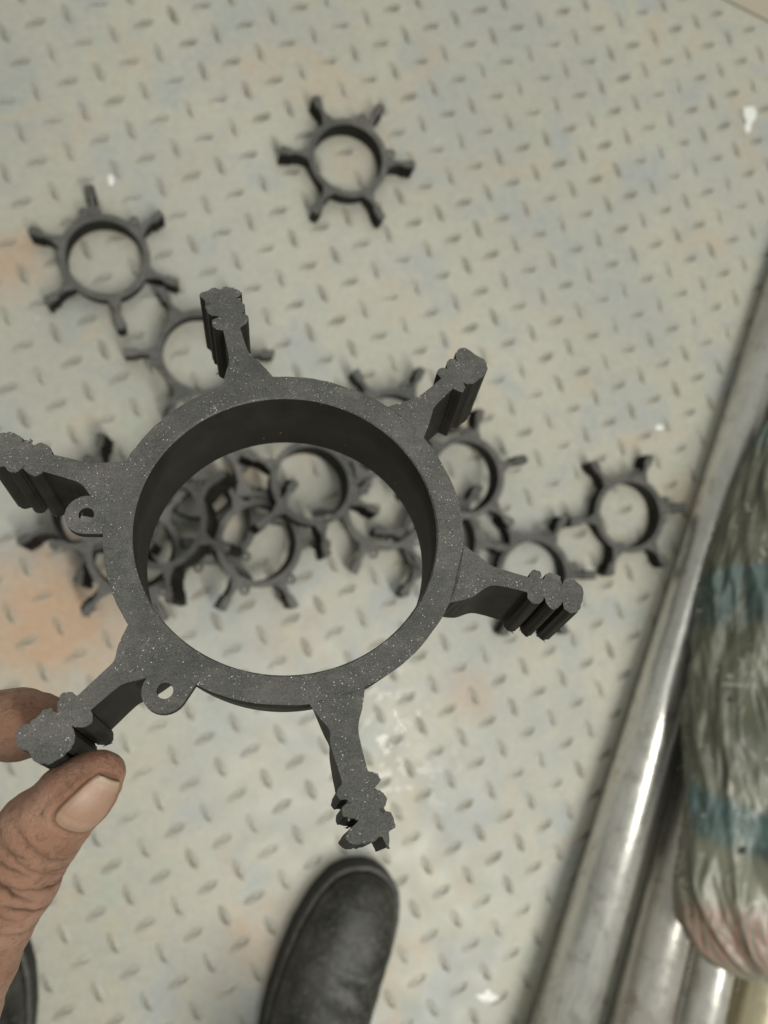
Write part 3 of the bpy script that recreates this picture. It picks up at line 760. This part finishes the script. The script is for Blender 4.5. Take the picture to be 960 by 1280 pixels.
def chain(P, c, k=.003, sq=False):
    d = None
    for i in range(len(c) - 1):
        e = rcone(P, c[i][0], c[i][1], c[i + 1][0], c[i + 1][1]); d = e if d is None else smin(d, e, k)
    return d
NAIL_S0, NAIL_S1, NAIL_PHI = .0026, .0166, 0.78           # distance back from the tip of the nail's free edge and cuticle; half angle
TIP = TH[0][0] + tax * TH[0][1]
def thumb_frame(P):
    rel = P - TIP.astype(np.float32)
    s = -(rel @ tax.astype(np.float32))
    ctr = TH[1][0].astype(np.float32)
    r2 = P - ctr
    phi = np.arctan2(r2 @ ww.astype(np.float32), r2 @ nn.astype(np.float32))
    return s, phi
CREASES = [(.0225, .35, .5), (.0243, .5, .9), (.0262, .4, -.9), (.0279, .7, .5), (.0292, .4, 1.3), (.0308, .6, -.6), (.0330, 1.0, .8), (.0342, .5, -.9), (.0362, .9, .3), (.0379, .45, 1.1), (.0396, .8, -.4), (.0418, .4, .7), (.0445, .5, .3), (.0475, .4, -.5)]
def crease_amount(s, phi):
    c = np.zeros_like(s)
    dors = np.exp(-(phi / 1.7) ** 4)
    for i, (s0, am, tw) in enumerate(CREASES):
        x = s - s0 - .0013 * tw * (phi - .2) - .0004 * np.sin(phi * 3.1 + i * 2.3) - .00012 * np.sin(phi * 17 + i)
        env = np.clip(1.25 * np.sin(phi * (1.3 + .31 * (i % 4)) + i * 1.9) + .35, 0, 1)
        c += am * env * np.exp(-(x / (.00026 + .00010 * (i % 3))) ** 2)
        c += .30 * am * np.exp(-(x / .0011) ** 2) * env
    return c * dors
def nail_q(s, phi):
    sm, sh = (NAIL_S0 + NAIL_S1) / 2, (NAIL_S1 - NAIL_S0) / 2
    return (np.abs((s - sm) / sh) ** 4.5 + np.abs(phi / NAIL_PHI) ** 4.5) ** (1 / 4.5)
def thumb_sdf(P):
    d = chain(squash(P), TH, .004)
    s, phi = thumb_frame(P)
    d = d + .00046 * crease_amount(s, phi)
    q = nail_q(s, phi)
    d = d + .00045 * np.exp(-((q - 1.03) / .07) ** 2) * (s > .001) - .00035 * np.exp(-((q - 1.22) / .10) ** 2) * np.clip((s - .002) / .004, 0, 1) + .0003 * (q < 1)
    return d
def bumps(P, amp, freq):
    return amp * (np.sin(P[..., 0] * freq + 1.3) * np.sin(P[..., 1] * freq * 1.1 + .4) * np.sin(P[..., 2] * freq * .9 + 2.1))
def hand_sdf(P):
    d = thumb_sdf(P)
    fi = chain(P, INX, .003)
    # fingertip creases at the last joint of the forefinger
    p = None
    for (a, ra), (b, rb) in PALM:
        e = rcone(P, a, ra, b, rb); p = e if p is None else smin(p, e, .012)
    fs = fi
    for c in (MID, RIN, PIN): fs = smin(fs, chain(P, c, .003), .0015)
    p = smin(p, fs, .007)
    d = smin(d, p, .004)
    return d + bumps(P, .0003, 420) + bumps(P, .00012, 1300)
def axis_coords(lo, hi, flo, fhi, fine, coarse):
    mid = np.arange(flo, fhi, fine)
    def grow(start, end, sgn):
        out = []; x = start; st = fine
        while (x - end) * sgn < 0:
            st = min(st * 1.35, coarse); x += sgn * st; out.append(x)
        return out
    return np.array(sorted(grow(mid[0], lo, -1) + list(mid) + grow(mid[-1], hi, 1)), dtype=np.float32)
def hand():
    X = axis_coords(-.42, -.05, -.0985, -.0575, .00042, .0045)
    Y = axis_coords(.03, .84, .0375, .1265, .00042, .0055)
    Z = axis_coords(.165, .40, .1735, .2120, .00042, .0040)
    nx, ny, nz = len(X), len(Y), len(Z)
    D_ = np.empty((nx, ny, nz), np.float32)
    for i0 in range(0, nx, 16):
        G = np.stack(np.meshgrid(X[i0:i0 + 16], Y, Z, indexing='ij'), -1)
        D_[i0:i0 + 16] = hand_sdf(G)
    D_[0] = D_[-1] = 1; D_[:, 0] = D_[:, -1] = 1; D_[:, :, 0] = D_[:, :, -1] = 1
    neg = D_ < 0
    cnt = np.zeros((nx - 1, ny - 1, nz - 1), np.int8)
    for a in (0, 1):
        for b in (0, 1):
            for c in (0, 1): cnt += neg[a:nx - 1 + a, b:ny - 1 + b, c:nz - 1 + c]
    act = (cnt > 0) & (cnt < 8)
    ci = np.argwhere(act); idx = -np.ones(act.shape, np.int64); idx[act] = np.arange(len(ci))
    acc = np.zeros((len(ci), 3)); num = np.zeros(len(ci))
    A3 = (X, Y, Z)
    for ax in range(3):
        o1, o2 = [(1, 2), (0, 2), (0, 1)][ax]
        for a in (0, 1):
            for b in (0, 1):
                p = ci.copy(); p[:, o1] += a; p[:, o2] += b; q = p.copy(); q[:, ax] += 1
                d0 = D_[p[:, 0], p[:, 1], p[:, 2]]; d1 = D_[q[:, 0], q[:, 1], q[:, 2]]
                m = (d0 < 0) != (d1 < 0); t = d0 / np.where(m, d0 - d1, 1)
                pt = np.stack([A3[k][p[:, k]] for k in range(3)], -1).astype(float)
                pt[:, ax] += t * (A3[ax][q[:, ax]] - A3[ax][p[:, ax]])
                acc[m] += pt[m]; num[m] += 1
    V = acc / num[:, None]
    faces = []
    for ax in range(3):
        sl0 = [slice(None)] * 3; sl1 = [slice(None)] * 3; sl0[ax] = slice(0, -1); sl1[ax] = slice(1, None)
        ch = neg[tuple(sl0)] != neg[tuple(sl1)]
        e = np.argwhere(ch); o1, o2 = [(1, 2), (2, 0), (0, 1)][ax]
        ok = (e[:, o1] > 0) & (e[:, o2] > 0) & (e[:, o1] < D_.shape[o1] - 1) & (e[:, o2] < D_.shape[o2] - 1); e = e[ok]
        inside0 = neg[e[:, 0], e[:, 1], e[:, 2]]
        qs = []
        for (a, b) in ((-1, -1), (0, -1), (0, 0), (-1, 0)):
            c = e.copy(); c[:, o1] += a; c[:, o2] += b; qs.append(idx[c[:, 0], c[:, 1], c[:, 2]])
        qd = np.stack(qs, -1); qd[~inside0] = qd[~inside0][:, ::-1]; faces.append(qd)
    faces = np.concatenate(faces)
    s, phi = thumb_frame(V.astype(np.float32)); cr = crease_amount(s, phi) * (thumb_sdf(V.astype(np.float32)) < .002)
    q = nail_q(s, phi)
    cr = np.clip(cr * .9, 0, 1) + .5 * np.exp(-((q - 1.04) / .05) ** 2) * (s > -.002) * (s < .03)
    org = TH[3][0]
    Vw = (V - org) @ RW.T
    me = bpy.data.meshes.new('hand')
    me.from_pydata(Vw.tolist(), [], faces.tolist()); me.update()
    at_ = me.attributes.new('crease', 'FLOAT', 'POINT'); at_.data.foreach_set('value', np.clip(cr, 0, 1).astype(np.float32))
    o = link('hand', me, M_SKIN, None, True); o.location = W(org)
    tag(o, 'bare left hand pinching one leg of the large ring between thumb and finger', 'hand')
    # nail: follows the thumb's surface, a little proud of it
    NU, NV = 40, 32; v = []; f = []; uv = []
    for a in range(NU + 1):
        for b in range(NV + 1):
            ua, vb = -1 + 2 * a / NU, -1 + 2 * b / NV
            # rounded outline
            k = (abs(ua) ** 4.5 + abs(vb) ** 4.5) ** (1 / 4.5); m_ = max(abs(ua), abs(vb)); sc = m_ / k if k > 0 else 1
            us, vs_ = ua * sc, vb * sc
            s_ = (NAIL_S0 + NAIL_S1) / 2 + us * (NAIL_S1 - NAIL_S0) / 2; ph_ = vs_ * NAIL_PHI
            c = TH[1][0] + tax * ((TIP - TH[1][0]) @ tax - s_)
            dirn = nn * math.cos(ph_) + ww * math.sin(ph_)
            edge = max(abs(ua), abs(vb))
            v.append((c, dirn, .0004 + (-.0007 if edge > .999 and s_ > .0030 else 0) + (.00012 if edge < .85 else 0))); uv.append((1 - (us + 1) / 2, (vs_ + 1) / 2))
    O = np.array([x[0] for x in v]); Dn = np.array([x[1] for x in v]); off = np.array([x[2] for x in v])
    tt = np.full(len(v), .018)
    for _ in range(40):
        Pq = (O + Dn * tt[:, None]).astype(np.float32)
        tt = tt - .7 * chain(squash(Pq), TH, .004)
    Pn = O + Dn * (tt + off)[:, None]
    for a in range(NU):
        for b in range(NV):
            i = a * (NV + 1) + b; f.append((i, i + 1, i + NV + 2, i + NV + 1))
    me = pydata('thumbnail', ((Pn - org) @ RW.T), f)
    uvl = me.uv_layers.new(name='UVMap')
    for l in me.loops: uvl.data[l.index].uv = uv[l.vertex_index]
    bm = bmesh.new(); bm.from_mesh(me); bmesh.ops.recalc_face_normals(bm, faces=bm.faces[:])
    bm.faces.ensure_lookup_table()
    if bm.faces[len(bm.faces) // 2].normal.dot(Vector(RW @ nn)) < 0: bmesh.ops.reverse_faces(bm, faces=bm.faces[:])
    bm.to_mesh(me); bm.free()
    link('thumbnail', me, M_NAIL, o, True)
hand()
